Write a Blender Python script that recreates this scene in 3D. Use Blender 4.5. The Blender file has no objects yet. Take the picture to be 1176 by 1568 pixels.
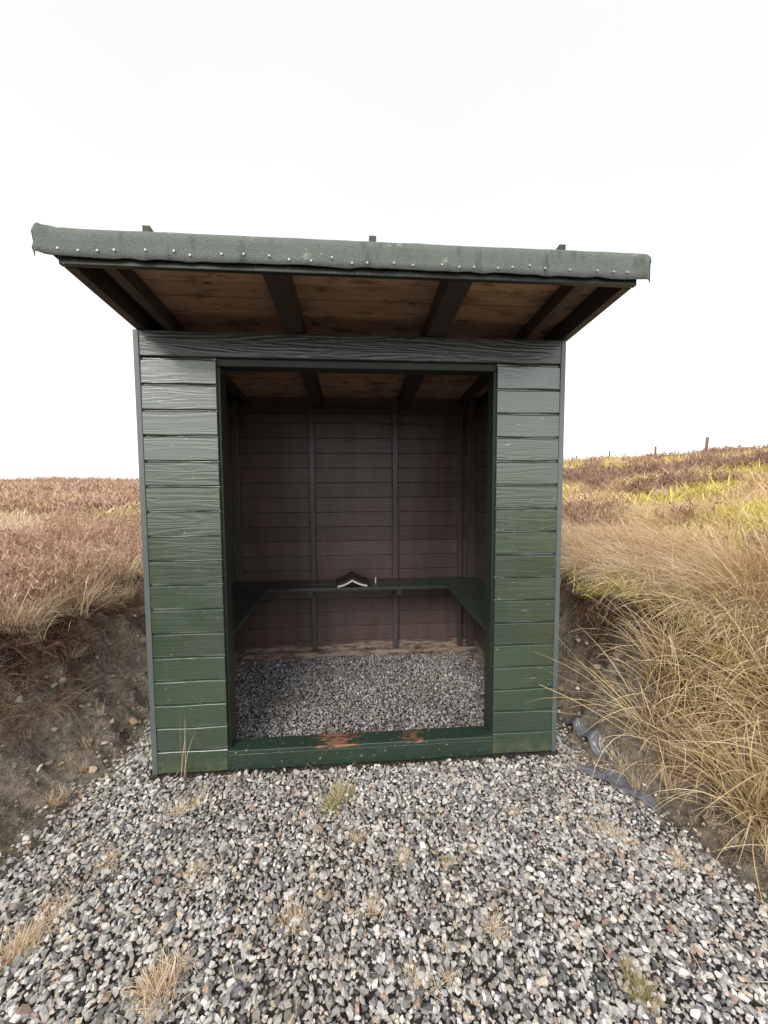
import bpy, bmesh, numpy as np, math, random, time
from mathutils import Matrix, Vector
random.seed(4); rng=np.random.default_rng(7)
scn=bpy.context.scene
# ---------------------------------------------------------------- camera
CX,CY,CZ,YAW,PITCH,ROLL,FPX=-0.0345,-2.0423,1.5106,.0781,-.0651,-.0046,595.12
Fv=np.array([math.sin(YAW)*math.cos(PITCH),math.cos(YAW)*math.cos(PITCH),math.sin(PITCH)])
Rv=np.array([math.cos(YAW),-math.sin(YAW),0.]);Uv=np.cross(Rv,Fv)
R2=Rv*math.cos(ROLL)+Uv*math.sin(ROLL);U2=-Rv*math.sin(ROLL)+Uv*math.cos(ROLL)
cam=bpy.data.cameras.new('camera');co=bpy.data.objects.new('camera',cam);scn.collection.objects.link(co)
M=Matrix.Identity(4)
for i in range(3):
    M[i][0]=R2[i];M[i][1]=U2[i];M[i][2]=-Fv[i];M[i][3]=(CX,CY,CZ)[i]
co.matrix_world=M
cam.sensor_fit='HORIZONTAL';cam.sensor_width=36;cam.lens=36*FPX/1176;cam.clip_start=.02;cam.clip_end=2000
scn.camera=co
scn.view_settings.view_transform='Standard';scn.view_settings.look='None';scn.view_settings.exposure=0
# ---------------------------------------------------------------- noise
TAB=rng.random((256,256))
def vn(x,y):
    x=np.asarray(x,float);y=np.asarray(y,float)
    xi=np.floor(x).astype(int);yi=np.floor(y).astype(int);fx=x-xi;fy=y-yi
    fx=fx*fx*(3-2*fx);fy=fy*fy*(3-2*fy)
    a=TAB[xi&255,yi&255];b=TAB[(xi+1)&255,yi&255];c=TAB[xi&255,(yi+1)&255];d=TAB[(xi+1)&255,(yi+1)&255]
    return (a*(1-fx)+b*fx)*(1-fy)+(c*(1-fx)+d*fx)*fy
def fbm(x,y,o=4):
    s=0;a=.5;t=0
    for i in range(o):
        s=s+a*vn(x*2**i+17.3*i,y*2**i+5.1*i);t+=a;a*=.5
    return s/t
def S(t):
    t=np.clip(t,0,1);return t*t*(3-2*t)
def pad_d(x,y):
    eL=1.33+.07*np.maximum(0,-y)+.16*(fbm(y*1.7+9,y*0+3,2)-.5)
    eR=1.19+.30*np.maximum(0,-y-.1)+.14*(fbm(y*1.9+40,y*0+8,2)-.5)
    return np.maximum(np.maximum(-x-eL,x-eR),y-1.55)
def H(x,y):
    x=np.asarray(x,float);y=np.asarray(y,float)
    d=pad_d(x,y);right=S((x+.6)/1.2)
    w=.80*(1-right)+right*(.56+.8*np.maximum(0,-y-.2))
    w=np.minimum(w,1.4)
    top=.66*(1-right)+right*.80
    az=np.degrees(np.arctan2(x-CX,y-CY))
    amp=np.interp(az,[-180,-20,0,30,50,90,180],[.76,.76,1.1,2.35,2.6,2.65,.9])
    ln=np.interp(az,[-180,-20,0,30,50,180],[7,7,9,12,12,12])
    wob=.20*(fbm(x*2.3,y*2.3,3)-.5)
    h=top*S((d+wob*S(d/.2))/w)+amp*(1-np.exp(-np.maximum(0,d-.6*w)/ln))
    face=S(d/.12)*(1-S((d-w-.1)/.3))
    rid=1-2*np.abs(fbm(x*6+9,y*6+2,3)-.5)
    h=h+face*(.15*(rid-.75)+.09*(fbm(x*17+50,y*17,3)-.5))
    h=h+.07*(fbm(x*3.1+50,y*3.1,4)-.5)*S(d/.3)+.22*(fbm(x*.5+5,y*.5,3)-.5)*S((d-.6)/2)+.5*(fbm(x*.12,y*.12,2)-.5)*S((d-4)/10)
    h=h+.02*(fbm(x*1.3+3,y*1.3+3,2)-.5)*(1-S(d/.2))*S((np.abs(y)-.05)/.4)
    return h-.012
def ray(px,py):
    dx=(px-588)/FPX;dy=(784-py)/FPX
    v=Fv+R2*dx+U2*dy;v=v/np.linalg.norm(v)
    t=np.linspace(.5,40,8000);P=np.array([CX,CY,CZ])+t[:,None]*v
    b=P[:,2]<H(P[:,0],P[:,1]);i=int(np.argmax(b)) if b.any() else -1
    return P[i]
# ---------------------------------------------------------------- mesh helpers
def fastmesh(name,V,Fc,k,attr=None,attrname='col',smooth=False):
    V=np.asarray(V,np.float32).reshape(-1,3);Fc=np.asarray(Fc,np.int32).reshape(-1,k)
    me=bpy.data.meshes.new(name);me.vertices.add(len(V));me.vertices.foreach_set('co',V.ravel())
    me.loops.add(Fc.size);me.loops.foreach_set('vertex_index',Fc.ravel())
    me.polygons.add(len(Fc));me.polygons.foreach_set('loop_start',np.arange(0,Fc.size,k,dtype=np.int32))
    me.polygons.foreach_set('loop_total',np.full(len(Fc),k,np.int32))
    me.polygons.foreach_set('use_smooth',np.full(len(Fc),smooth))
    me.update(calc_edges=True)
    if attr is not None:
        a=me.attributes.new(attrname,'FLOAT_COLOR','POINT');A=np.ones((len(V),4),np.float32);A[:,:attr.shape[1]]=attr
        a.data.foreach_set('color',A.ravel())
    return me
def link(name,me,mat=None,parent=None):
    o=bpy.data.objects.new(name,me);scn.collection.objects.link(o)
    if mat:me.materials.append(mat)
    if parent:o.parent=parent
    return o
def boxes(name,L,mat,parent=None,bev=.003,smooth=False):
    bm=bmesh.new()
    for b in L:
        x0,x1,y0,y1,z0,z1=b[:6];fn=b[6] if len(b)>6 else None
        P=[(x,y,z) for x in(x0,x1) for y in(y0,y1) for z in(z0,z1)]
        if fn:P=[fn(*p) for p in P]
        v=[bm.verts.new(p) for p in P]
        for f in((0,1,3,2),(4,6,7,5),(0,4,5,1),(2,3,7,6),(0,2,6,4),(1,5,7,3)):bm.faces.new([v[i] for i in f])
    bmesh.ops.recalc_face_normals(bm,faces=bm.faces)
    me=bpy.data.meshes.new(name);bm.to_mesh(me);bm.free()
    o=link(name,me,mat,parent)
    if bev:
        m=o.modifiers.new('bevel','BEVEL');m.width=bev;m.segments=2;m.limit_method='ANGLE'
    return o
# ---------------------------------------------------------------- material helpers
class NT:
    def __init__(s,name):
        s.m=bpy.data.materials.new(name);s.m.use_nodes=True;s.t=s.m.node_tree;s.t.nodes.clear()
        s.out=s.n('ShaderNodeOutputMaterial')
    def n(s,ty,**kw):
        nd=s.t.nodes.new(ty)
        for k,v in kw.items():setattr(nd,k,v)
        return nd
    def l(s,a,b):s.t.links.new(a,b)
    def set(s,sock,v):
        if isinstance(v,(int,float)):sock.default_value=v
        elif isinstance(v,(tuple,list)):
            sock.default_value=tuple(v)+((1,) if len(v)==3 and sock.type=='RGBA' else ())
        else:s.l(v,sock)
    def math(s,op,a,b=0,clamp=False):
        nd=s.n('ShaderNodeMath',operation=op,use_clamp=clamp);s.set(nd.inputs[0],a);s.set(nd.inputs[1],b);return nd.outputs[0]
    def noise(s,vec,scale,detail=4,rough=.55,dist=0):
        nd=s.n('ShaderNodeTexNoise');s.l(vec,nd.inputs['Vector']);nd.inputs['Scale'].default_value=scale
        nd.inputs['Detail'].default_value=detail;nd.inputs['Roughness'].default_value=rough;nd.inputs['Distortion'].default_value=dist
        return nd.outputs['Fac']
    def mix(s,f,a,b,bt='MIX'):
        nd=s.n('ShaderNodeMix',data_type='RGBA',blend_type=bt);s.set(nd.inputs[0],f);s.set(nd.inputs[6],a);s.set(nd.inputs[7],b);return nd.outputs[2]
    def ramp(s,f,st):
        nd=s.n('ShaderNodeValToRGB');s.l(f,nd.inputs[0]);e=nd.color_ramp.elements
        while len(e)<len(st):e.new(.5)
        for i,(p,c) in enumerate(st):
            e[i].position=p;e[i].color=(c,c,c,1) if isinstance(c,(int,float)) else tuple(c[:3])+(1,)
        return nd.outputs[0]
    def pos(s):return s.n('ShaderNodeNewGeometry').outputs['Position']
    def vmul(s,v,k):
        nd=s.n('ShaderNodeVectorMath',operation='MULTIPLY');s.l(v,nd.inputs[0]);nd.inputs[1].default_value=k;return nd.outputs[0]
    def vadd(s,v,w):
        nd=s.n('ShaderNodeVectorMath',operation='ADD');s.l(v,nd.inputs[0]);s.set(nd.inputs[1],w);return nd.outputs[0]
    def bump(s,h,st,d=.01,nrm=None):
        nd=s.n('ShaderNodeBump');nd.inputs['Strength'].default_value=st;nd.inputs['Distance'].default_value=d;s.l(h,nd.inputs['Height'])
        if nrm is not None:s.l(nrm,nd.inputs['Normal'])
        return nd.outputs[0]
    def pr(s,col,rough=.6,nrm=None,spec=.5,metal=0,coat=0,coatn=None,cior=1.7,crough=.2):
        p=s.n('ShaderNodeBsdfPrincipled');s.set(p.inputs['Base Color'],col);s.set(p.inputs['Roughness'],rough)
        p.inputs['Specular IOR Level'].default_value=spec;p.inputs['Metallic'].default_value=metal
        if coat:
            s.set(p.inputs['Coat Weight'],coat);s.set(p.inputs['Coat Roughness'],crough);p.inputs['Coat IOR'].default_value=cior
            if coatn is not None:s.l(coatn,p.inputs['Coat Normal'])
        if nrm is not None:s.l(nrm,p.inputs['Normal'])
        s.l(p.outputs[0],s.out.inputs[0]);return p
def wood(name,base,alt,axis='X',rough=.4,grain=1.0,chips=0.,chipcol=(.45,.42,.36),spec=.5,extra=None,contrast=.35,scale=1.,isv=.35,coat=0,cior=1.7):
    t=NT(name);g=t.n('ShaderNodeNewGeometry');P=g.outputs['Position']
    ri=t.math('MULTIPLY',g.outputs['Random Per Island'],37.)
    cb=t.n('ShaderNodeCombineXYZ');
    for i in range(3):t.l(ri,cb.inputs[i])
    P2=t.vadd(P,cb.outputs[0])
    k={'X':(.9,5,9),'Y':(9,.9,5),'Z':(9,5,.9)}[axis];k=tuple(a*scale for a in k)
    st=t.vmul(P2,k)
    n1=t.noise(st,1.0,2,.5,.6)
    rings=t.math('SINE',t.math('MULTIPLY',n1,75.))
    rings=t.math('ADD',t.math('MULTIPLY',rings,.5),.5)
    kf={'X':(3,90,90),'Y':(90,3,90),'Z':(90,90,3)}[axis]
    fine=t.noise(t.vmul(P2,kf),1.5,2,.6)
    hgt=t.math('ADD',t.math('MULTIPLY',rings,.45),t.math('MULTIPLY',fine,.65))
    big=t.noise(P2,3.,3,.6)
    col=t.mix(t.math('MULTIPLY',hgt,contrast),base,alt)
    col=t.mix(t.math('MULTIPLY',big,.5),col,alt)
    isl=t.math('ADD',t.math('MULTIPLY',g.outputs['Random Per Island'],isv),1-isv/2)
    hs=t.n('ShaderNodeHueSaturation');t.l(col,hs.inputs['Color']);t.l(isl,hs.inputs['Value']);col=hs.outputs[0]
    if chips>0:
        cn=t.noise(t.vmul(P2,{'X':(22,60,60),'Y':(60,22,60),'Z':(60,60,22)}[axis]),1.,3,.7)
        cm=t.ramp(cn,[(0,0),(.74-chips*.1,0),(.77-chips*.1,1),(1,1)])
        col=t.mix(cm,col,chipcol)
    if extra:col=extra(t,col,P)
    rg=t.math('ADD',t.math('MULTIPLY',big,.22),rough-.1)
    nb=t.bump(hgt,.35*grain,.004)
    cr=t.math('ADD',t.math('MULTIPLY',big,.30),.10) if coat else .2
    t.pr(col,rg,nb,spec,coat=coat,coatn=(t.bump(hgt,.12*grain,.004) if coat else None),cior=cior,crough=cr);return t.m
def peel(t,col,P):
    sp=t.n('ShaderNodeSeparateXYZ');t.l(P,sp.inputs[0]);x=sp.outputs[0]
    def bumpx(c,w):return t.math('SUBTRACT',1.,t.math('DIVIDE',t.math('ABSOLUTE',t.math('SUBTRACT',x,c)),w),True)
    m=t.math('ADD',t.math('MULTIPLY',bumpx(-.14,.26),1.0),t.math('MULTIPLY',bumpx(.28,.15),.9),True)
    zt=t.math('MULTIPLY',t.math('SUBTRACT',sp.outputs[2],.075),40.,True)
    m=t.math('MULTIPLY',t.math('POWER',m,.4),zt)
    n=t.noise(t.vmul(P,(13,55,55)),1.,6,.75)
    mm=t.ramp(t.math('MULTIPLY',m,n),[(0,0),(.44,0),(.455,1),(1,1)])
    rc=t.mix(t.ramp(t.noise(P,70,3),[(.35,0.),(.65,1.)]),(.40,.13,.065),(.24,.16,.11))
    col=t.mix(mm,col,rc)
    n2=t.noise(t.vadd(P,(4.,2.,1.)),38,4,.7)
    return t.mix(t.ramp(n2,[(0,0),(.64,0),(.67,1),(1,1)]),col,(.30,.30,.26))
def floorpeel(t,col,P):
    sp=t.n('ShaderNodeSeparateXYZ');t.l(P,sp.inputs[0]);z=sp.outputs[2]
    stv=t.noise(t.vmul(P,(9,9,1.1)),1.,4,.6)
    col=t.mix(1.,col,t.ramp(stv,[(.3,.75),(.7,1.2)]),'MULTIPLY')
    n=t.noise(t.vmul(P,(2.2,2.2,14)),1.5,5,.7)
    m=t.math('SUBTRACT',1.,t.math('DIVIDE',z,.20),True)
    mm=t.ramp(t.math('MULTIPLY',m,n),[(0,0),(.22,0),(.27,1),(1,1)])
    return t.mix(mm,col,t.mix(t.ramp(t.noise(t.vmul(P,(10,10,50)),1.,4,.7),[(.38,0.),(.62,1.)]),(.45,.37,.31),(.10,.065,.05)))
def mossbase(t,col,P):
    sp=t.n('ShaderNodeSeparateXYZ');t.l(P,sp.inputs[0]);z=sp.outputs[2]
    m=t.math('SUBTRACT',1.,t.math('DIVIDE',z,.13),True)
    n=t.noise(P,18,4,.65)
    stv=t.noise(t.vmul(P,(20,20,1.2)),1.,4,.65)
    col=t.mix(t.ramp(stv,[(0,0),(.5,0),(.75,.45),(1,.5)]),col,(.065,.08,.06))
    mm=t.ramp(t.math('MULTIPLY',m,n),[(0,0),(.2,0),(.5,.8),(1,1)])
    return t.mix(mm,col,(.12,.14,.08))
GREEN=(.026,.058,.027);GREEN2=(.042,.080,.044)
m_board=wood('green_paint_boards',GREEN,GREEN2,'X',.42,1.2,.6,spec=.6,extra=mossbase,isv=.3,coat=1.,cior=2.15)
m_beam=wood('green_paint_beam',(.018,.028,.023),(.03,.042,.035),'X',.34,2.0,.35,spec=.6,coat=.7,cior=1.75)
m_post=wood('green_paint_posts',(.014,.022,.016),(.03,.04,.03),'Z',.4,.8,.2)
m_trim=wood('corner_trim_paint',(.10,.13,.13),(.15,.18,.18),'Z',.35,.6,.2,coat=.6)
m_sill=wood('sill_paint',(.020,.045,.030),(.038,.064,.045),'X',.36,.9,.5,spec=.7,extra=peel,coat=.3)
m_in=wood('interior_brown_paint',(.098,.066,.061),(.15,.108,.100),'X',.38,.9,.3,extra=floorpeel,chipcol=(.25,.2,.18))
m_bat=wood('interior_batten_paint',(.07,.056,.058),(.13,.115,.118),'Z',.30,.8,.6,chipcol=(.4,.4,.4))
m_bench=wood('bench_paint',(.025,.04,.033),(.05,.065,.055),'X',.33,.7,.3)
m_raft=wood('rafter_paint',(.04,.035,.033),(.07,.055,.05),'Y',.5,.7,.1)
def knots(t,col,P):
    v=t.n('ShaderNodeTexVoronoi');t.l(t.vmul(P,(3.2,5.5,.1)),v.inputs['Vector']);v.inputs['Scale'].default_value=1
    k=t.ramp(v.outputs['Distance'],[(0,1),(.06,.9),(.11,0),(1,0)])
    st=t.ramp(t.noise(t.vmul(P,(1.,2.5,1.)),5,5,.75),[(0,0),(.50,0),(.64,.8),(1,1)])
    col=t.mix(t.math('MULTIPLY',k,.8),col,(.05,.02,.01))
    return t.mix(st,col,(.11,.075,.06))
m_ceil=wood('ceiling_boards',(.39,.23,.145),(.54,.37,.255),'X',.7,.9,0,spec=.2,extra=knots,isv=.6,contrast=.6)
# ---------------------------------------------------------------- SHELTER
sh=bpy.data.objects.new('wooden_shelter',None);scn.collection.objects.link(sh)
XL,XR,HB,HT,D=-.7159,.7327,2.1533,2.285,1.396
def board_rows(name,x0,x1,z0,z1,pitch,mat,face='F',plane=0.,seed=0,y0=0,y1=0):
    r=random.Random(seed);V=[];Fc=[];n=int(round((z1-z0)/pitch));p=(z1-z0)/n;nseg=14
    for i in range(n):
        a=z0+i*p;b=a+p;dy=r.uniform(-.0012,.0012);tl=r.uniform(-.0016,.0016)
        prof=[(.018,a+.0015),(.0015+dy,a+.0015),(0+dy,a+.0035),(0+dy+tl,b-.0135),(.002+dy+tl,b-.0115),(.0125,b-.0065),(.0135,b+.003),(.018,b+.003)]
        base=len(V);m=len(prof)
        for s in range(nseg+1):
            u=s/nseg;wv=.0012*math.sin(u*5+i*1.7)+r.uniform(-.0003,.0003);zz=.0010*math.sin(u*7+i)
            for q,(py,pz) in enumerate(prof):
                if face=='F':V.append((x0+(x1-x0)*u,plane+py+(wv if 0<q<6 else 0),pz+zz))
                elif face=='L':V.append((plane+py+(wv if 0<q<6 else 0),y0+(y1-y0)*u,pz+zz))
                else:V.append((plane-py-(wv if 0<q<6 else 0),y0+(y1-y0)*u,pz+zz))
        for s in range(nseg):
            for q in range(m):
                q2=(q+1)%m;Fc.append((base+s*m+q,base+s*m+q2,base+(s+1)*m+q2,base+(s+1)*m+q))
        Fc.append(tuple(base+q for q in range(m)));Fc.append(tuple(base+nseg*m+q for q in range(m))[::-1])
    me=bpy.data.meshes.new(name);me.from_pydata(V,[],Fc)
    bm=bmesh.new();bm.from_mesh(me);bmesh.ops.recalc_face_normals(bm,faces=bm.faces);bm.to_mesh(me);bm.free()
    return link(name,me,mat,sh)
pt=HB/17.
board_rows('front_boards_left',-1.074,XL,0.002,HB,pt,m_board,seed=1)
board_rows('front_boards_right',XR,1.074,0.002,HB,pt,m_board,seed=2)
board_rows('side_boards_left',0,0,0.0,2.17,pt,m_board,'L',-1.098,3,.004,1.42)
board_rows('side_boards_right',0,0,0.0,2.17,pt,m_board,'R',1.098,4,.004,1.42)
boxes('corner_trims',[(-1.1025,-1.0755,-.004,.02,0,2.283),(1.0755,1.1025,-.004,.02,0,2.283)],m_trim,sh)
boxes('top_beam',[(-1.074,1.074,-.004,.018,HB+.005,HT-.002)],m_beam,sh,.004)
boxes('front_frame',[(XL-.055,XL+.014,.021,.115,0,2.12),(XR-.014,XR+.055,.021,.115,0,2.12),(-1.06,1.06,.0215,.11,2.121,2.27),
   (-1.074,-1.03,.0215,.07,0,2.12),(1.03,1.074,.0215,.07,0,2.12)],m_post,sh)
boxes('front_lining',[(-1.03,XL-.056,.03,.045,0,2.12),(XR+.056,1.03,.03,.045,0,2.12)],m_in,sh)
boxes('threshold_sill',[(XL+.001,XR-.001,-.003,.018,0.0,.090),(XL+.001,XR-.001,-.006,.098,.0905,.112)],m_sill,sh,.004)
n=18;bp=2.32/n
boxes('back_wall_boards',[(-1.06,1.06,D+random.uniform(0,.003),D+.016,i*bp+.001,(i+1)*bp-.002) for i in range(n)],m_in,sh,.003)
boxes('wall_light_block',[(-1.08,1.08,D+.0165,D+.0205,0,2.24)],m_raft,sh,0)  # added sheet, hidden between wall layers, stops light leaking through board gaps
boxes('back_wall_cladding',[(-1.1,1.1,D+.021,D+.04,i*bp+.001,(i+1)*bp-.003) for i in range(n-1)],m_board,sh,.004)
boxes('side_wall_inner_boards',[(s*1.062-.006+random.uniform(-.0015,.0015),s*1.062+.006,.06,D-.001,i*bp+.001,(i+1)*bp-.003) for i in range(n-1) for s in(-1,1)],m_in,sh,.003)
boxes('side_wall_light_block',[(-1.078,-1.0695,.022,D,0,2.2),(1.0695,1.078,.022,D,0,2.2)],m_raft,sh,0)  # unseen sheets added inside the side walls to block light leaks
boxes('wall_battens',[(-.410,-.366,D-.045,D-.001,.062,2.30),(.308,.354,D-.045,D-.001,.062,2.30),
  (-1.055,-1.0,D-.05,D-.001,.062,2.28),(.985,1.054,D-.05,D-.001,.062,2.28),(.90,.935,D-.04,D-.001,.062,2.28),
  (-1.055,-1.012,.68,.73,.0,2.25),(1.012,1.055,.68,.73,.0,2.25)],m_bat,sh)
boxes('bottom_plates',[(-1.05,1.05,D-.06,D-.001,0,.05),(-1.055,-1.0,.12,D-.061,0,.045),(1.0,1.055,.12,D-.061,0,.045)],m_in,sh)
boxes('top_plate',[(-1.05,1.05,D-.047,D-.002,2.14,2.185)],m_raft,sh)
zb=lambda y:2.285-.075*y
def rb(x0,x1,y0,y1,z0,z1):return (x0,x1,y0,y1,z0,z1,lambda x,y,z:(x,y,z+zb(y)))
boxes('rafters',[rb(-.375,-.285,-.468,1.39,.001,.099),rb(.352,.45,-.468,1.39,.001,.099),rb(-1.09,-1.045,-.468,1.42,.001,.099),rb(1.075,1.118,-.468,1.42,.001,.099),
   rb(-.98,-.93,-.468,1.39,.03,.0985),rb(.90,.95,-.468,1.39,.03,.0985)],m_raft,sh,.004)
cb=[];yy=-.468
while yy<1.42:
    w=.118;dz=random.uniform(0,.003);cb.append(rb(-1.095,1.125,yy,min(yy+w-.006,1.45),.1+dz,.118));yy+=w
boxes('roof_boards',cb,m_ceil,sh,.002)
boxes('front_fascia',[(-1.093,1.123,-.490,-.4685,zb(-.48)+.001,zb(-.48)+.10)],m_post,sh,.003)
t=NT('roofing_felt');P=t.pos();a=t.noise(P,420,2,.7);b=t.noise(P,6,3,.6);c=t.noise(P,140,2,.7)
col=t.mix(b,(.12,.15,.135),(.20,.235,.21));col=t.mix(t.ramp(a,[(0,0),(.5,0),(.72,.8),(1,1)]),col,(.42,.45,.42))
col=t.mix(t.ramp(t.noise(t.vmul(P,(1,1,.3)),16,4,.7),[(0,0),(.55,0),(.7,.7),(1,.8)]),col,(.075,.09,.075))
col=t.mix(t.ramp(t.noise(P,11,4,.7),[(0,0),(.64,0),(.7,.8),(1,1)]),col,(.42,.43,.39))
t.pr(col,.75,t.bump(t.math('ADD',a,c),.8,.004),.4);m_felt=t.m
def felt():
    prof=[(1.47,-.05),(1.475,.10),(1.46,.128)]
    for i in range(14):prof.append((1.40-i*.14,.126))
    prof+=[(-.47,.1265),(-.489,.1235),(-.499,.113),(-.503,.095),(-.502,.07),(-.501,.045),(-.503,.018)]
    nx=170;V=[];x0,x1=-1.135,1.158;m=len(prof)
    def disp(x,y,zo,j):
        k=S((j-(m-7))/5.)
        e=(fbm(x*9+3,j*.7,3)-.5)*.008
        y2=y-abs(e)*.9*k+(-.002*math.sin(x*23)*k);z2=zb(y)+zo+e*.6+(vn(x*19,2.)-.5)*.007*(1 if j==m-1 else 0)
        return y2,z2
    xs=[(x0-.006,-.060),(x0-.010,-.03)]+[(x0+(x1-x0)*i/nx,0.) for i in range(nx+1)]+[(x1+.010,-.03),(x1+.006,-.06)]
    for (x,dz) in xs:
        for j,(y,zo) in enumerate(prof):
            if dz<0 and j>=m-6: zz=max(zo+dz*.2,zo-.03)
            else: zz=zo+dz
            y2,z2=disp(x,y,zz,j)
            cr=math.exp(-((x-x0)/.05)**2)*(1 if j>m-9 else 0)
            V.append((x-cr*(.018+.016*(vn(j*1.3,x*40)-.5)),y2-cr*.014*vn(j*.9,x*50),z2+cr*(.018*(vn(j*1.9,x*60)-.3))))
    Fc=[(i*m+j,i*m+j+1,(i+1)*m+j+1,(i+1)*m+j) for i in range(len(xs)-1) for j in range(m-1)]
    me=bpy.data.meshes.new('roofing_felt');me.from_pydata(V,[],Fc);o=link('roofing_felt',me,m_felt,sh)
    for p in me.polygons:p.use_smooth=True
    s=o.modifiers.new('s','SOLIDIFY');s.thickness=.003;s.offset=1
felt()
t=NT('galvanised_nail');t.pr((.5,.51,.51),.5,metal=.3);m_nail=t.m
bm=bmesh.new();x=-1.08
while x<1.12:
    zc=zb(-.5)+.042+random.uniform(-.009,.009)
    bmesh.ops.create_cone(bm,cap_ends=True,segments=10,radius1=.0050,radius2=.004,depth=.004,matrix=Matrix.Translation((x,-.5095,zc))@Matrix.Rotation(math.pi/2,4,'X'))
    x+=random.uniform(.055,.115)
me=bpy.data.meshes.new('nails');bm.to_mesh(me);bm.free();link('felt_nails',me,m_nail,sh)
m_rb=wood('roof_batten_wood',(.05,.05,.04),(.12,.11,.09),'Y',.7,.8,.1)
boxes('roof_battens',[rb(xx,xx+.028,-.475,1.42,.1285,.160) for xx in(-.805,.035,.80)],m_rb,sh,.003)
BH=.697
boxes('bench_seat',[(-1.055,1.055,D-.338,D-.196,BH-.028,BH),(-1.055,1.055,D-.192,D-.046,BH-.028,BH),
  (-1.05,-.888,.13,D-.342,BH-.0285,BH-.0005),(-.884,-.722,.13,D-.342,BH-.0285,BH-.0005),
  (.888,1.05,.13,D-.342,BH-.0285,BH-.0005),(.722,.884,.13,D-.342,BH-.0285,BH-.0005)],m_bench,sh,.004)
def brace(s):
    def f(x,y,z):return (s*(1.04-.27*z)+x,y,.33+z*(BH-.03-.33))
    return f
boxes('bench_supports',[(-.02,.02,.70,.74,0,1,brace(-1)),(-.02,.02,.74,.78,0,1,brace(1)),(-.02,.02,1.08,1.12,0,1,brace(-1)),(-.02,.02,1.08,1.12,0,1,brace(1)),
   (-.41,-.366,D-.33,D-.05,BH-.075,BH-.03),(.308,.354,D-.33,D-.05,BH-.075,BH-.03)],m_bench,sh)
t=NT('book_cover');t.pr((.012,.012,.014),.45);m_cov=t.m
t=NT('book_pages');P=t.pos();t.pr(t.mix(t.noise(t.vmul(P,(10,10,900)),1.,2),(.85,.84,.8),(.7,.69,.65)),.8);m_pg=t.m
bk=bpy.data.objects.new('open_book',None);scn.collection.objects.link(bk)
def sheet(name,f,nx,thk,y0,y1,mat):
    V=[];Fc=[]
    for i in range(nx+1):
        u=-1+2*i/nx;x,z=f(u)
        for y in(y0,y1):
            for dz in(0,thk):V.append((x,y,z+dz))
    for i in range(nx):
        a=i*4;b=a+4
        Fc+=[(a,b,b+1,a+1),(a+1,b+1,b+3,a+3),(a+3,b+3,b+2,a+2),(a+2,b+2,b,a)]
    Fc+=[(0,1,3,2),(nx*4,nx*4+2,nx*4+3,nx*4+1)]
    me=bpy.data.meshes.new(name);me.from_pydata(V,[],Fc);o=link(name,me,mat,bk);return o
sheet('cover',lambda u:(.135*u,.014+.062*(1-abs(u))**1.6),24,.014,-.10,.10,m_cov)
sheet('pages',lambda u:(.120*u,.001+.045*(1-abs(u))**1.7),24,.013,-.104,.09,m_pg)
sheet('inner_cover',lambda u:(.03*u,.001+.022*(1-abs(u))),6,.01,-.098,.09,m_cov)
bk.location=(-.055,D-.215,BH+.001);bk.rotation_euler=(0,0,.05)
bm=bmesh.new();bmesh.ops.create_cone(bm,cap_ends=True,segments=12,radius1=.006,radius2=.006,depth=.04)
bmesh.ops.create_cone(bm,cap_ends=True,segments=12,radius1=.0035,radius2=.001,depth=.012,matrix=Matrix.Translation((0,0,.026)))
me=bpy.data.meshes.new('candle_stub');bm.to_mesh(me);bm.free()
t=NT('candle_wax');t.pr((.8,.8,.76),.5);o=link('candle_stub',me,t.m);o.location=(.145,D-.2,BH+.021)
# ---------------------------------------------------------------- GROUND
def axis(N,a,b):
    u=np.linspace(-1,1,N);return a*np.sinh(b*u)
N=800;X=axis(N,.70,6.9);Y=axis(N,.70,6.9)
gx,gy=np.meshgrid(X,Y,indexing='ij');gz=H(gx,gy);dd=pad_d(gx,gy)
V=np.stack([gx,gy,gz],-1).reshape(-1,3)
idx=np.arange(N*N).reshape(N,N)
Fc=np.stack([idx[:-1,:-1],idx[1:,:-1],idx[1:,1:],idx[:-1,1:]],-1).reshape(-1,4)
c_pad=np.array([.12,.11,.10]);c_dirt=np.array([.44,.365,.29]);c_peat=np.array([.15,.085,.055])
c_left=np.array([.42,.29,.19]);c_right=np.array([.66,.52,.30])
rgt=S((gx+.6)/1.2)[...,None]
col=np.where(dd[...,None]<.02,c_pad,c_dirt)*(.6+.8*fbm(gx*6,gy*6,4))[...,None]
pe=S((dd-.46+.22*rgt[...,0]+.35*(fbm(gx*4,gy*4,3)-.5))/.2)[...,None];col=col*(1-pe)+c_peat*pe*(.5+1.*fbm(gx*9,gy*9,3))[...,None]
vg=S((dd-.85+.30*rgt[...,0]+.4*(fbm(gx*3+7,gy*3,3)-.5))/.25)[...,None]
veg=(c_left*(1-rgt)+c_right*rgt)*(.55+.9*fbm(gx*1.5+3,gy*1.5,4))[...,None]
col=col*(1-vg)+veg*vg
me=fastmesh('ground',V,Fc,4,col.reshape(-1,3),smooth=True)
t=NT('ground_soil');at=t.n('ShaderNodeAttribute',attribute_name='col');P=t.pos()
n1=t.noise(P,30,5,.7);n2=t.noise(P,120,3,.6);sp=t.ramp(t.noise(P,75,2,.5),[(0,0),(.60,0),(.64,1),(1,1)])
cc=t.mix(1.,at.outputs['Color'],t.ramp(n1,[(.32,.35),(.68,1.5)]),'MULTIPLY')
cc=t.mix(t.math('MULTIPLY',sp,.5),cc,(.50,.45,.38))
t.pr(cc,.9,t.bump(t.math('ADD',n1,t.math('MULTIPLY',n2,.4)),1.,.06),.2);link('ground',me,t.m)
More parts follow.
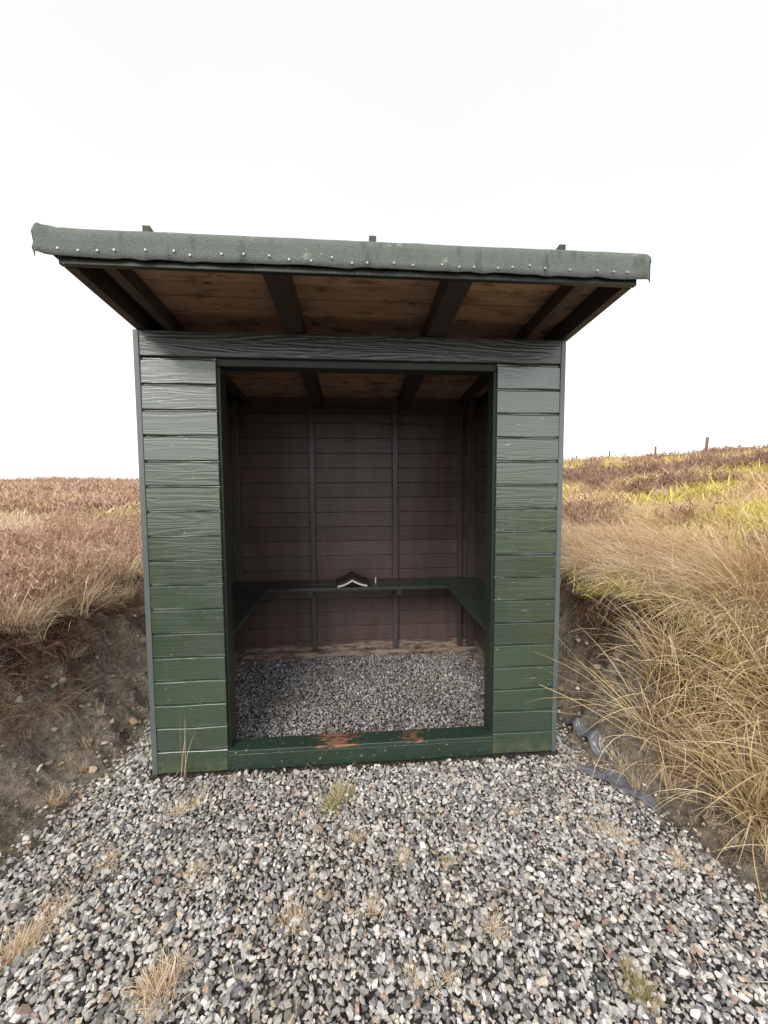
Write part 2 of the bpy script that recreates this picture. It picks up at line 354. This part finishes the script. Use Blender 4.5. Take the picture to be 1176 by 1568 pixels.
# ---------------------------------------------------------------- GRAVEL
def rock(seed,npt=13,el=(1,.78,.55)):
    r=np.random.default_rng(seed);v=r.normal(size=(npt,3));v/=np.linalg.norm(v,axis=1)[:,None];v*=np.array(el)*.5*r.uniform(.82,1.08,(npt,1))
    bm=bmesh.new()
    for p in v:bm.verts.new(p)
    h=bmesh.ops.convex_hull(bm,input=bm.verts)
    bmesh.ops.delete(bm,geom=[g for g in h['geom_interior'] if isinstance(g,bmesh.types.BMVert)],context='VERTS')
    bmesh.ops.triangulate(bm,faces=bm.faces);bmesh.ops.recalc_face_normals(bm,faces=bm.faces)
    bm.verts.index_update();V=np.array([x.co[:] for x in bm.verts]);F=np.array([[q.index for q in f.verts] for f in bm.faces]);bm.free()
    return V,F
ROCKS=[rock(i+3) for i in range(26)]+[rock(i+60,12,(1,.62,.42)) for i in range(10)]
PAL=np.array([(.76,.745,.71),(.57,.565,.55),(.41,.41,.405),(.17,.175,.18),(.66,.58,.47),(.47,.34,.27),(.88,.87,.84),(.28,.29,.28)])
PW=np.array([.20,.22,.19,.12,.09,.04,.09,.05]);PW/=PW.sum()
def stones(name,P,size,mat,tint=None,flat=.35):
    n=len(P);vi=rng.integers(0,len(ROCKS),n);ci=rng.choice(len(PAL),n,p=PW)
    col=PAL[ci]*rng.uniform(.75,1.2,(n,1))
    if tint is not None:col=col*tint
    col=np.minimum(col,.88)
    az=rng.uniform(0,2*np.pi,n);ta=rng.normal(0,flat,n);tb=rng.normal(0,flat,n)
    Vs=[];Fs=[];Cs=[];off=0
    for k,(rv,rf) in enumerate(ROCKS):
        s=np.where(vi==k)[0]
        if not len(s):continue
        v=rv[None]*size[s][:,None,None]
        c,si=np.cos(ta[s])[:,None],np.sin(ta[s])[:,None];y=v[...,1]*c-v[...,2]*si;z=v[...,1]*si+v[...,2]*c;x=v[...,0]
        c,si=np.cos(tb[s])[:,None],np.sin(tb[s])[:,None];x,z=x*c+z*si,-x*si+z*c
        c,si=np.cos(az[s])[:,None],np.sin(az[s])[:,None];x,y=x*c-y*si,x*si+y*c
        W=np.stack([x,y,z],-1)+P[s][:,None,:];Vs.append(W.reshape(-1,3))
        Fs.append((rf[None]+(off+np.arange(len(s))*len(rv))[:,None,None]).reshape(-1,3));off+=len(s)*len(rv)
        Cs.append(np.repeat(col[s],len(rv),0))
    me=fastmesh(name,np.concatenate(Vs),np.concatenate(Fs),3,np.concatenate(Cs));return link(name,me,mat)
t=NT('gravel_stone');at=t.n('ShaderNodeAttribute',attribute_name='col');P=t.pos()
n1=t.noise(P,160,2,.7);cc=t.mix(1.,at.outputs['Color'],t.ramp(n1,[(.25,.6),(.75,1.3)]),'MULTIPLY')
pd=t.noise(P,2.2,3,.6);cc=t.mix(1.,cc,t.ramp(pd,[(.3,(.80,.76,.71)),(.6,(1.05,1.05,1.06))]),'MULTIPLY')
t.pr(cc,.6,t.bump(n1,.5,.002),.45);m_st=t.m
def grid(x0,x1,y0,y1,s):
    xs,ys=np.meshgrid(np.arange(x0,x1,s),np.arange(y0,y1,s));n=xs.size
    return xs.ravel()+rng.uniform(-.5,.5,n)*s,ys.ravel()+rng.uniform(-.5,.5,n)*s
PS=[];SZ=[];TI=[]
for lay,(sp_,z0) in enumerate([(.0170,.000),(.0190,.009),(.033,.016)]):
    x,y=grid(-1.75,1.95,-1.6,D-.03,sp_);d=pad_d(x,y)
    keep=(d<.02+.10*rng.random(len(x))**2+.0*x)
    inwall=(np.abs(y-.0)<.03)&(np.abs(x)<1.12)
    behind=(y>0)&(np.abs(np.abs(x)-1.085)<.04)
    keep&=~inwall&~behind
    x=x[keep];y=y[keep];s=rng.lognormal(math.log(.0212),.32,len(x));s=np.clip(s,.010,.045)
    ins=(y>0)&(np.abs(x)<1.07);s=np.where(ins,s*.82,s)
    PS.append(np.stack([x,y,H(x,y)+z0+.1*s],-1));SZ.append(s)
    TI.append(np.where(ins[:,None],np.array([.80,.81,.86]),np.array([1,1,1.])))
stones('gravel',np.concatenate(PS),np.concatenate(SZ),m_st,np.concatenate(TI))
x,y=grid(-2.3,-1.3,-1.6,3.,.028);x2,y2=grid(1.15,1.9,-1.6,3.,.04);x=np.append(x,x2);y=np.append(y,y2);d=pad_d(x,y)
k=(d>0)&(d<.65)&(rng.random(len(x))<.8*np.exp(-d*1.8));x=x[k];y=y[k];s=rng.lognormal(math.log(.015),.55,len(x));s=np.clip(s,.006,.06)
Ps=np.stack([x,y,H(x,y)+.1*s],-1);ti=np.tile(np.array([.72,.59,.48]),(len(x),1))
big=[(97,1046,.07),(82,1052,.05),(140,1137,.05),(205,1108,.07),(185,1120,.06),(160,1140,.06),(206,945,.045),(885,1058,.06),(60,1180,.05),(30,1075,.05),(150,1010,.05)]
bp_=np.array([ray(a,b) for a,b,_ in big]);bp_[:,2]+=.012;Ps=np.concatenate([Ps,bp_]);s=np.concatenate([s,[c for _,_,c in big]]);ti=np.concatenate([ti,np.tile([1.3,1.2,1.1],(len(big),1))])
stones('bank_stones',Ps,s,m_st,ti,.5)
# ---------------------------------------------------------------- VEGETATION
def blades(r,n,L,rb_,lean,droop,width,segs=4,az=None,azs=0.,curl=.25):
    a=r.uniform(0,2*np.pi,n) if az is None else az+r.normal(0,azs,n)
    br=rb_*np.sqrt(r.random(n));ba=r.uniform(0,2*np.pi,n);base=np.stack([br*np.cos(ba),br*np.sin(ba),np.full(n,-.02)],-1)
    l=r.uniform(*L,n);th0=r.uniform(*lean,n);dr=r.uniform(*droop,n);w=width*r.uniform(.7,1.3,n);da=r.normal(0,curl,n)
    P=[base];
    for j in range(segs):
        tt=(j+.5)/segs;th=th0+dr*tt**1.3;aa=a+da*tt
        P.append(P[-1]+(l/segs)[:,None]*np.stack([np.sin(th)*np.cos(aa),np.sin(th)*np.sin(aa),np.cos(th)],-1))
    sa=a+np.pi/2+r.normal(0,.6,n);sd=np.stack([np.cos(sa),np.sin(sa),r.normal(0,.25,n)],-1)
    V=[];C=[];rc=r.random(n);r2=r.random(n)
    for j,p in enumerate(P):
        tt=j/segs;ww=(w*(1-tt)**.6*.5+.0002)[:,None]
        V.append(p-sd*ww);V.append(p+sd*ww)
        c=np.stack([rc,np.full(n,tt),r2],-1);C+=[c,c]
    V=np.stack(V,1);C=np.stack(C,1);k=2*(segs+1)
    f=np.array([[2*j,2*j+1,2*j+3,2*j+2] for j in range(segs)]);Fc=(f[None]+(np.arange(n)*k)[:,None,None]).reshape(-1,4)
    return V.reshape(-1,3),Fc,C.reshape(-1,3)
def heatherclump(r,ns=46,hh=(.12,.27),rad=.10,m=18,lw=1.,sg=3):
    V,Fc,C=blades(r,ns,hh,rad,(.0,.8),(-.5,.4),.004*lw,3,curl=.5)
    off=len(V);st=V.reshape(ns,8,3)
    t_=r.uniform(.25,1.,(ns,m));i=np.clip((t_*3).astype(int),0,2);f=t_*3-i
    ar=np.arange(ns)[:,None];p=st[ar,2*i]*(1-f[...,None])+st[ar,np.minimum(2*i+2,6)]*f[...,None]
    p=(p+r.normal(0,.006*lw,p.shape)).reshape(-1,3);n=len(p)
    d=r.normal(size=(n,3));d[:,2]=np.abs(d[:,2])+.8;d/=np.linalg.norm(d,axis=1)[:,None]
    s=np.cross(d,r.normal(size=(n,3)));s/=np.linalg.norm(s,axis=1)[:,None]
    l=r.uniform(.014,.034,n)[:,None]*(1+.5*(lw-1));w=r.uniform(.002,.0042,n)[:,None]*lw
    V2=np.stack([p-s*w,p+s*w,p+d*l+s*w*.4,p+d*l-s*w*.4],1)
    F2=(np.arange(4)[None]+(np.arange(n)*4)[:,None])+off
    c=np.stack([np.repeat(r.random(ns),m)*.5+r.random(n)*.5,t_.ravel(),r.random(n)],-1)
    return np.concatenate([V,V2.reshape(-1,3)]),np.concatenate([Fc,F2]),np.concatenate([C,np.repeat(c,4,0)])
def vegmat(name,st,patch=None,root=.35,nscale=1.2):
    t=NT(name);at=t.n('ShaderNodeAttribute',attribute_name='col');sp=t.n('ShaderNodeSeparateColor');t.l(at.outputs['Color'],sp.inputs[0])
    P=t.pos();nz=t.noise(P,nscale,2,.6)
    f=t.math('ADD',t.math('MULTIPLY',sp.outputs[0],.6),t.math('MULTIPLY',t.math('SUBTRACT',nz,.28),.9),True)
    col=t.ramp(f,st)
    if patch:
        pn=t.noise(t.vadd(P,(31.,7.,3.)),patch[1],2,.55);col=t.mix(t.ramp(pn,[(0,0),(patch[2],0),(patch[2]+.12,1),(1,1)]),col,t.mix(sp.outputs[2],patch[0],patch[3]))
    dk=t.math('ADD',t.math('MULTIPLY',t.math('MULTIPLY',sp.outputs[1],1.8,True),1-root),root,True)  # blade foot darkened in the colour to stand for self-shadow
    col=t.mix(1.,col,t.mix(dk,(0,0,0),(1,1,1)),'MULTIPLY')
    t.pr(col,.8,None,.1);return t.m
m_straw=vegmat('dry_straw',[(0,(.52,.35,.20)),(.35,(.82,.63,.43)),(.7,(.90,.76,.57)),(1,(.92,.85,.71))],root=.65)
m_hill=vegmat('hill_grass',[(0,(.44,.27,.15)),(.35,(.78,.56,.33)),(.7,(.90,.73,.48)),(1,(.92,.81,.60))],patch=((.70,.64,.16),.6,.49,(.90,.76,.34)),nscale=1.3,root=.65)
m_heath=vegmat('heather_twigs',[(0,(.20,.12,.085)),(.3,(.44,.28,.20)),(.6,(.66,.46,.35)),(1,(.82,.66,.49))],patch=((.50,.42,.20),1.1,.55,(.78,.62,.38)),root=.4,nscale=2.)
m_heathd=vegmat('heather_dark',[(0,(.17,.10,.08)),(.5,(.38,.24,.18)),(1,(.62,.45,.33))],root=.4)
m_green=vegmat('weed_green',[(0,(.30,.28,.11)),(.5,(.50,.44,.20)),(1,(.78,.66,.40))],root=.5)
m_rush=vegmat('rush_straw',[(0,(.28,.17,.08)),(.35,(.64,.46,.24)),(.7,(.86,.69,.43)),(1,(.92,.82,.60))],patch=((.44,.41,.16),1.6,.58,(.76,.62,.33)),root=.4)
m_root=vegmat('peat_roots',[(0,(.06,.03,.02)),(.5,(.22,.12,.08)),(1,(.50,.34,.22))],root=.7)
def variants(cname,gens,mat):
    col=bpy.data.collections.new(cname)
    for i,g in enumerate(gens):
        V,Fc,C=g;me=fastmesh(cname,V,Fc,4,C);me.materials.append(mat);o=bpy.data.objects.new(cname+'_%02d'%i,me);col.objects.link(o)
    return col
TOT={}
def scatter(name,col,x,y,rotz,scl,tilt=.12,zoff=0.):
    n=len(x);z=H(x,y)+zoff;TOT[name]=n
    me=bpy.data.meshes.new(name);me.vertices.add(n);me.vertices.foreach_set('co',np.stack([x,y,z],-1).astype(np.float32).ravel())
    a=me.attributes.new('rot','FLOAT_VECTOR','POINT');a.data.foreach_set('vector',np.stack([rng.normal(0,tilt,n),rng.normal(0,tilt,n),rotz],-1).astype(np.float32).ravel())
    a=me.attributes.new('scl','FLOAT','POINT');a.data.foreach_set('value',np.asarray(scl,np.float32))
    a=me.attributes.new('vid','INT','POINT');a.data.foreach_set('value',rng.integers(0,len(col.objects),n).astype(np.int32))
    o=link(name,me)
    ng=bpy.data.node_groups.new(name+'_gn','GeometryNodeTree');ng.interface.new_socket('Geometry',in_out='INPUT',socket_type='NodeSocketGeometry');ng.interface.new_socket('Geometry',in_out='OUTPUT',socket_type='NodeSocketGeometry')
    N_=ng.nodes;gi=N_.new('NodeGroupInput');go=N_.new('NodeGroupOutput');ip=N_.new('GeometryNodeInstanceOnPoints');ci=N_.new('GeometryNodeCollectionInfo')
    ci.inputs['Collection'].default_value=col;ci.inputs['Separate Children'].default_value=True;ci.inputs['Reset Children'].default_value=True
    def na(nm,ty):
        q=N_.new('GeometryNodeInputNamedAttribute');q.data_type=ty;q.inputs['Name'].default_value=nm
        return q.outputs['Attribute']
    er=N_.new('FunctionNodeEulerToRotation');L=ng.links
    L.new(gi.outputs[0],ip.inputs['Points']);L.new(ci.outputs[0],ip.inputs['Instance']);ip.inputs['Pick Instance'].default_value=True
    L.new(na('vid','INT'),ip.inputs['Instance Index']);L.new(na('rot','FLOAT_VECTOR'),er.inputs[0]);L.new(er.outputs[0],ip.inputs['Rotation'])
    L.new(na('scl','FLOAT'),ip.inputs['Scale']);L.new(ip.outputs[0],go.inputs[0])
    md=o.modifiers.new('scatter','NODES');md.node_group=ng;return o
R=lambda i:np.random.default_rng(100+i)
v_heath=variants('heather_sprig',[heatherclump(R(i),44,(.12,.27),.11,16) for i in range(5)],m_heath)
v_heathF=variants('far_heather_sprig',[heatherclump(R(i+7),22,(.10,.26),.17,7,2.6) for i in range(4)],m_heath)
v_heathd=variants('dark_heather_sprig',[heatherclump(R(i+20),22,(.12,.30),.15,9,2.2) for i in range(4)],m_heathd)
v_tuft=variants('straw_tuft',[blades(R(i+40),80,(.12,.32),.07,(.05,.8),(.2,1.5),.0032,4) for i in range(5)],m_straw)
v_tuftF=variants('far_straw_tuft',[blades(R(i+47),30,(.12,.30),.12,(.05,.8),(.2,1.3),.009,3) for i in range(4)],m_straw)
v_hang=variants('hanging_straw',[blades(R(i+60),110,(.16,.38),.09,(.4,1.2),(.6,1.5),.0034,5,0.,.6,.6) for i in range(6)],m_straw)
v_root=variants('peat_root',[blades(R(i+70),40,(.06,.22),.10,(.9,1.7),(.4,1.6),.0034,4,0.,.9,.8) for i in range(4)],m_root)
v_hill=variants('hill_grass_tuft',[blades(R(i+80),90,(.05,.16),.13,(.1,1.1),(.3,1.4),.0040,3) for i in range(5)],m_hill)
v_hillF=variants('far_hill_grass_tuft',[blades(R(i+87),34,(.06,.17),.19,(.1,1.1),(.3,1.2),.011,2) for i in range(4)],m_hill)
v_rush=variants('rush_tuft',[blades(R(i+90),55,(.35,.85),.07,(.05,.75),(.4,1.9),.0052,7,None,0,.3) for i in range(5)],m_rush)
v_weed=variants('weed_tuft',[blades(R(i+95),50,(.03,.10),.03,(.1,1.2),(.1,1.0),.0024,3) for i in range(4)],m_green)
v_weedy=variants('dry_weed_tuft',[blades(R(i+99),40,(.03,.11),.035,(.1,1.3),(.1,1.0),.0022,3) for i in range(4)],m_straw)
def polar(n,a0,a1,r0,r1,e=.7):
    az=np.radians(rng.uniform(a0,a1,n));r=(r0**e+rng.random(n)*(r1**e-r0**e))**(1/e)
    return CX+r*np.sin(az),CY+r*np.cos(az),r
def twolod(name,vn_,vf_,x,y,r,scl,rl=7.):
    k=r<rl
    scatter(name,vn_,x[k],y[k],rng.uniform(0,6.28,k.sum()),scl[k]);k=~k
    scatter('distant_'+name,vf_,x[k],y[k],rng.uniform(0,6.28,k.sum()),scl[k])
x,y,r=polar(9500,-60,-16,1.8,45);d=pad_d(x,y);gm=fbm(x*.7+11,y*.7,3);k=(d>.74+.15*rng.random(len(x)))&(x<0)&(gm+.12*rng.random(len(x))<.60)
x,y,r=x[k],y[k],r[k];twolod('heather',v_heath,v_heathF,x,y,r,rng.uniform(.7,1.35,len(x))*(.9+r/22))
x,y,r=polar(9500,-60,-16,1.8,45);d=pad_d(x,y);gm=fbm(x*.7+11,y*.7,3);lip=np.exp(-((d-.95)/.45)**2)
k=(d>.64)&(x<0)&(gm+.36*lip+.25*rng.random(len(x))>.62)
x,y,r=x[k],y[k],r[k];twolod('moor_grass',v_tuft,v_tuftF,x,y,r,rng.uniform(.55,1.2,len(x))*(.85+r/28))
x,y,r=polar(12000,22,62,2.0,50);d=pad_d(x,y);gm=fbm(x*.45+31,y*.45,3);k=(d>.55)&(x>.5)&(gm<.67)
x,y,r=x[k],y[k],r[k];twolod('hill_grass',v_hill,v_hillF,x,y,r,rng.uniform(.8,1.5,len(x))*(.95+r/16),6.)
x,y,r=polar(6500,22,62,2.6,50);d=pad_d(x,y);gm=fbm(x*.45+31,y*.45,3);g2=fbm(x*1.1+3,y*1.1+60,3);k=(d>1.2)&(x>.5)&((gm+.06*rng.random(len(x))>.67)|((g2>.66)&(rng.random(len(x))<.8)))
x,y,r=x[k],y[k],r[k];scatter('heather_patch',v_heathd,x,y,rng.uniform(0,6.28,len(x)),rng.uniform(.7,1.2,len(x))*(.95+r/30))
x,y,r=polar(8500,20,62,1.4,9,1.1);d=pad_d(x,y);w_=np.exp(-((d-.85)/.42)**2)*.75;tus=fbm(x*2+3,y*2+9,2)>.54
k=(d>.58+.14*fbm(x*5,y*5,2))&(x>.5)&(rng.random(len(x))<w_+.15*tus)
x,y,r=x[k],y[k],r[k];scatter('overhanging_straw',v_hang,x,y,np.pi+rng.normal(.15,.55,len(x)),rng.uniform(.65,1.3,len(x)),.2)
x=rng.uniform(1.3,2.4,330);y=rng.uniform(-1.2,-.2,330);d=pad_d(x,y);k=(d>.20)&(d<.85);x,y=x[k],y[k]
scatter('rushes',v_rush,x,y,rng.uniform(0,6.28,len(x)),rng.uniform(.45,.9,len(x)),.25)
x,y=grid(1.15,2.1,-1.3,2.5,.08);d=pad_d(x,y);k=(d>.09)&(d<.6)&(rng.random(len(x))<np.where(y>-.22,.08,.75));x,y=x[k],y[k]
scatter('ditch_grass',v_tuft,x,y,rng.uniform(0,6.28,len(x)),rng.uniform(.25,.55,len(x)),.4)
x,y=grid(-2.3,-1.3,-1.7,2.5,.1);d=pad_d(x,y);k=(d>.03)&(d<.75)&(rng.random(len(x))<.10+.6*(y<-.75)*(d<.35));x,y=x[k],y[k]
scatter('bank_grass',v_tuft,x,y,rng.uniform(0,6.28,len(x)),rng.uniform(.2,.5,len(x)),.4)
x,y=grid(-2.5,2.3,-1.2,2.8,.06);d=pad_d(x,y);k=(np.abs(x)>1.2)&(y<1.5)&(d>.42)&(d<np.where(x<0,.85,.64))&(rng.random(len(x))<.6);x,y=x[k],y[k]
scatter('peat_roots',v_root,x,y,np.where(x<0,0,np.pi)+rng.normal(0,.5,len(x)),rng.uniform(.6,1.1,len(x)),.3)
G=[(515,1225,1.2),(508,1240,1.)];Y_=[(275,1248,.9),(300,1350,.8),(570,1400,.8),(245,1535,1.4),(232,1520,1.2),(260,1510,1.2),(755,1420,.8),(690,1490,.7),(440,1420,.8),(620,1312,.7),(555,1285,.6),(690,1330,.5),(60,1440,1.2),(30,1460,1.2),(75,1420,1.),(165,1335,.8),(950,1290,.9),(910,1275,.7),(1040,1330,.8),(640,1500,.6),(780,1250,.5),(300,1235,.7),(85,1225,1.),(360,1200,.5),(520,1228,.9)]
G+=[(985,1530,.9),(975,1515,.7),(690,1320,.4)]
for nm,vv,Lq in(('green_weeds',v_weed,G),('dry_weeds',v_weedy,Y_)):
    q=np.array([ray(a,b) for a,b,_ in Lq]);s=np.array([c for *_,c in Lq]);xx=np.repeat(q[:,0],4)+rng.normal(0,.02,4*len(q));yy=np.repeat(q[:,1],4)+rng.normal(0,.02,4*len(q))
    scatter(nm,vv,xx,yy,rng.uniform(0,6.28,len(xx)),np.repeat(s,4)*rng.uniform(.5,1,len(xx)),.2,.018)
V,Fc,C=blades(R(500),5,(.25,.42),.02,(0.,.15),(.0,.5),.0025,6);me=fastmesh('tall_weed',V,Fc,4,C);o=link('tall_weed',me,m_straw);q=ray(283,1195);o.location=(q[0],q[1],.01)
n=1700;V,Fc,C=blades(R(600),n,(.015,.07),.0,(1.35,1.6),(-.1,.25),.0022,2);V=V.reshape(n,6,3)
x,y=grid(-1.6,1.7,-1.6,1.3,.045);d=pad_d(x,y);pr_=.22+.5*np.exp(-(np.abs(d+.0)/.15)**2)+.35*(np.abs(y)<.2)+.4*(y>1.05);k=(d<.1)&(rng.random(len(x))<pr_)&(np.abs(y)>.03);x,y=x[k],y[k]
o_=rng.permutation(len(x))[:n];x,y=x[o_],y[o_];V=V[:len(x)]+np.stack([x,y,H(x,y)+.045+rng.uniform(-.008,.004,len(x))],-1)[:,None]
nn=len(x);me=fastmesh('straw_litter',V.reshape(-1,3),Fc[:nn*2],4,C[:nn*6]);link('straw_litter',me,m_straw)
# ---------------------------------------------------------------- plastic membrane
t=NT('plastic_membrane');P=t.pos();nz=t.noise(P,9,4,.6,.8);t.pr(t.mix(nz,(.10,.105,.12),(.22,.23,.26)),.24,t.bump(nz,.4,.015),.6);m_pl=t.m
def strip(name,pts,w,seed):
    pts=np.array(pts,float);n=60
    a=np.linspace(0,1,n);p0,p1,p2=pts[0],2*pts[1]-.5*(pts[0]+pts[2]),pts[2]
    cx=(1-a)**2*p0[0]+2*a*(1-a)*p1[0]+a*a*p2[0];cy=(1-a)**2*p0[1]+2*a*(1-a)*p1[1]+a*a*p2[1]
    dx=np.gradient(cx);dy=np.gradient(cy);l=np.hypot(dx,dy);nx,ny=-dy/l,dx/l;V=[];m=14
    hh=H(cx,cy);hs=np.convolve(np.pad(hh,8,'edge'),np.ones(17)/17,'valid')
    for i in range(n):
        ww=w*(.3+.7*math.sin(math.pi*(i+.5)/n)**.6)*(.75+.5*vn(i*.10,seed))
        for j in range(m):
            u=(j/(m-1)-.5);xx=cx[i]+nx[i]*u*ww;yy=cy[i]+ny[i]*u*ww
            zz=max(float(hs[i]),float(hh[i]))*.8+.2*float(H(xx,yy))
            V.append((xx,yy,zz+.034+.030*float(fbm(i*.16+seed,j*.28,3)-.4)-.012*abs(2*u)**4))
    Fc=[(i*m+j,(i+1)*m+j,(i+1)*m+j+1,i*m+j+1) for i in range(n-1) for j in range(m-1)]
    me=bpy.data.meshes.new(name);me.from_pydata(V,[],Fc);o=link(name,me,m_pl)
    for p in me.polygons:p.use_smooth=True
strip('plastic_membrane',[ray(884,1183)[:2],ray(945,1205)[:2],ray(1012,1252)[:2]],.10,3.)
strip('plastic_membrane',[ray(865,1108)[:2],ray(898,1135)[:2],ray(922,1168)[:2]],.08,8.)
# ---------------------------------------------------------------- fence posts
m_fp=wood('weathered_post',(.20,.14,.10),(.30,.23,.17),'Z',.8,.8,0)
for i,(px,dist,hh) in enumerate([(1077,20,.70),(1001,25,.62),(931,28,.7),(881,30,.65)]):
    a=math.atan((px-588)/FPX)+YAW;xx=CX+dist*math.sin(a);yy=CY+dist*math.cos(a);z=float(H(xx,yy))
    o=boxes('fence_post',[(-.045,.045,-.04,.04,-.3,hh+.2,lambda x,y,z:(x*(1-.12*max(z,0))+.02*z,y*(1-.1*max(z,0)),z+(.03 if x>0 and z>0 else 0)))],m_fp,None,.01)
    o.location=(xx,yy,z);o.rotation_euler=(0,.04*(-1)**i,.4*i)
# ---------------------------------------------------------------- light
w=bpy.data.worlds.new('World');scn.world=w;w.use_nodes=True;nt=w.node_tree;nt.nodes.clear()
el=math.radians(38);SAZ=math.radians(205)
sky=nt.nodes.new('ShaderNodeTexSky');sky.sky_type='NISHITA';sky.sun_disc=False;sky.sun_elevation=el;sky.sun_rotation=SAZ;sky.dust_density=5
tc=nt.nodes.new('ShaderNodeTexCoord');nz=nt.nodes.new('ShaderNodeTexNoise');nz.inputs['Scale'].default_value=2.2;nz.inputs['Detail'].default_value=4
nt.links.new(tc.outputs['Generated'],nz.inputs['Vector'])
sx=nt.nodes.new('ShaderNodeSeparateXYZ');nt.links.new(tc.outputs['Generated'],sx.inputs[0])
mr=nt.nodes.new('ShaderNodeMath');mr.operation='MULTIPLY_ADD';nt.links.new(nz.outputs['Fac'],mr.inputs[0]);mr.inputs[1].default_value=-.3;nt.links.new(sx.outputs[2],mr.inputs[2])
rp=nt.nodes.new('ShaderNodeValToRGB');E=rp.color_ramp.elements;E[0].position=0;E[0].color=(14.3,14.6,14.8,1);E[1].position=.75;E[1].color=(9.6,9.7,9.7,1)
e=E.new(.2);e.color=(12.2,12.4,12.5,1);e=E.new(.42);e.color=(10.1,10.2,10.2,1)
nt.links.new(mr.outputs[0],rp.inputs[0])
mx=nt.nodes.new('ShaderNodeMix');mx.data_type='RGBA';mx.inputs[0].default_value=.97;nt.links.new(sky.outputs[0],mx.inputs[6]);nt.links.new(rp.outputs[0],mx.inputs[7])
bg=nt.nodes.new('ShaderNodeBackground');bg.inputs[1].default_value=.1;nt.links.new(mx.outputs[2],bg.inputs[0]);wo=nt.nodes.new('ShaderNodeOutputWorld');nt.links.new(bg.outputs[0],wo.inputs[0])
sl=bpy.data.lights.new('sun','SUN');sl.energy=2.2;sl.angle=math.radians(32);sl.color=(1,.93,.84);so=bpy.data.objects.new('sun',sl);scn.collection.objects.link(so)
dv=Vector((math.sin(SAZ)*math.cos(el),math.cos(SAZ)*math.cos(el),math.sin(el)));so.rotation_euler=dv.to_track_quat('Z','Y').to_euler()
print('TOT',TOT)
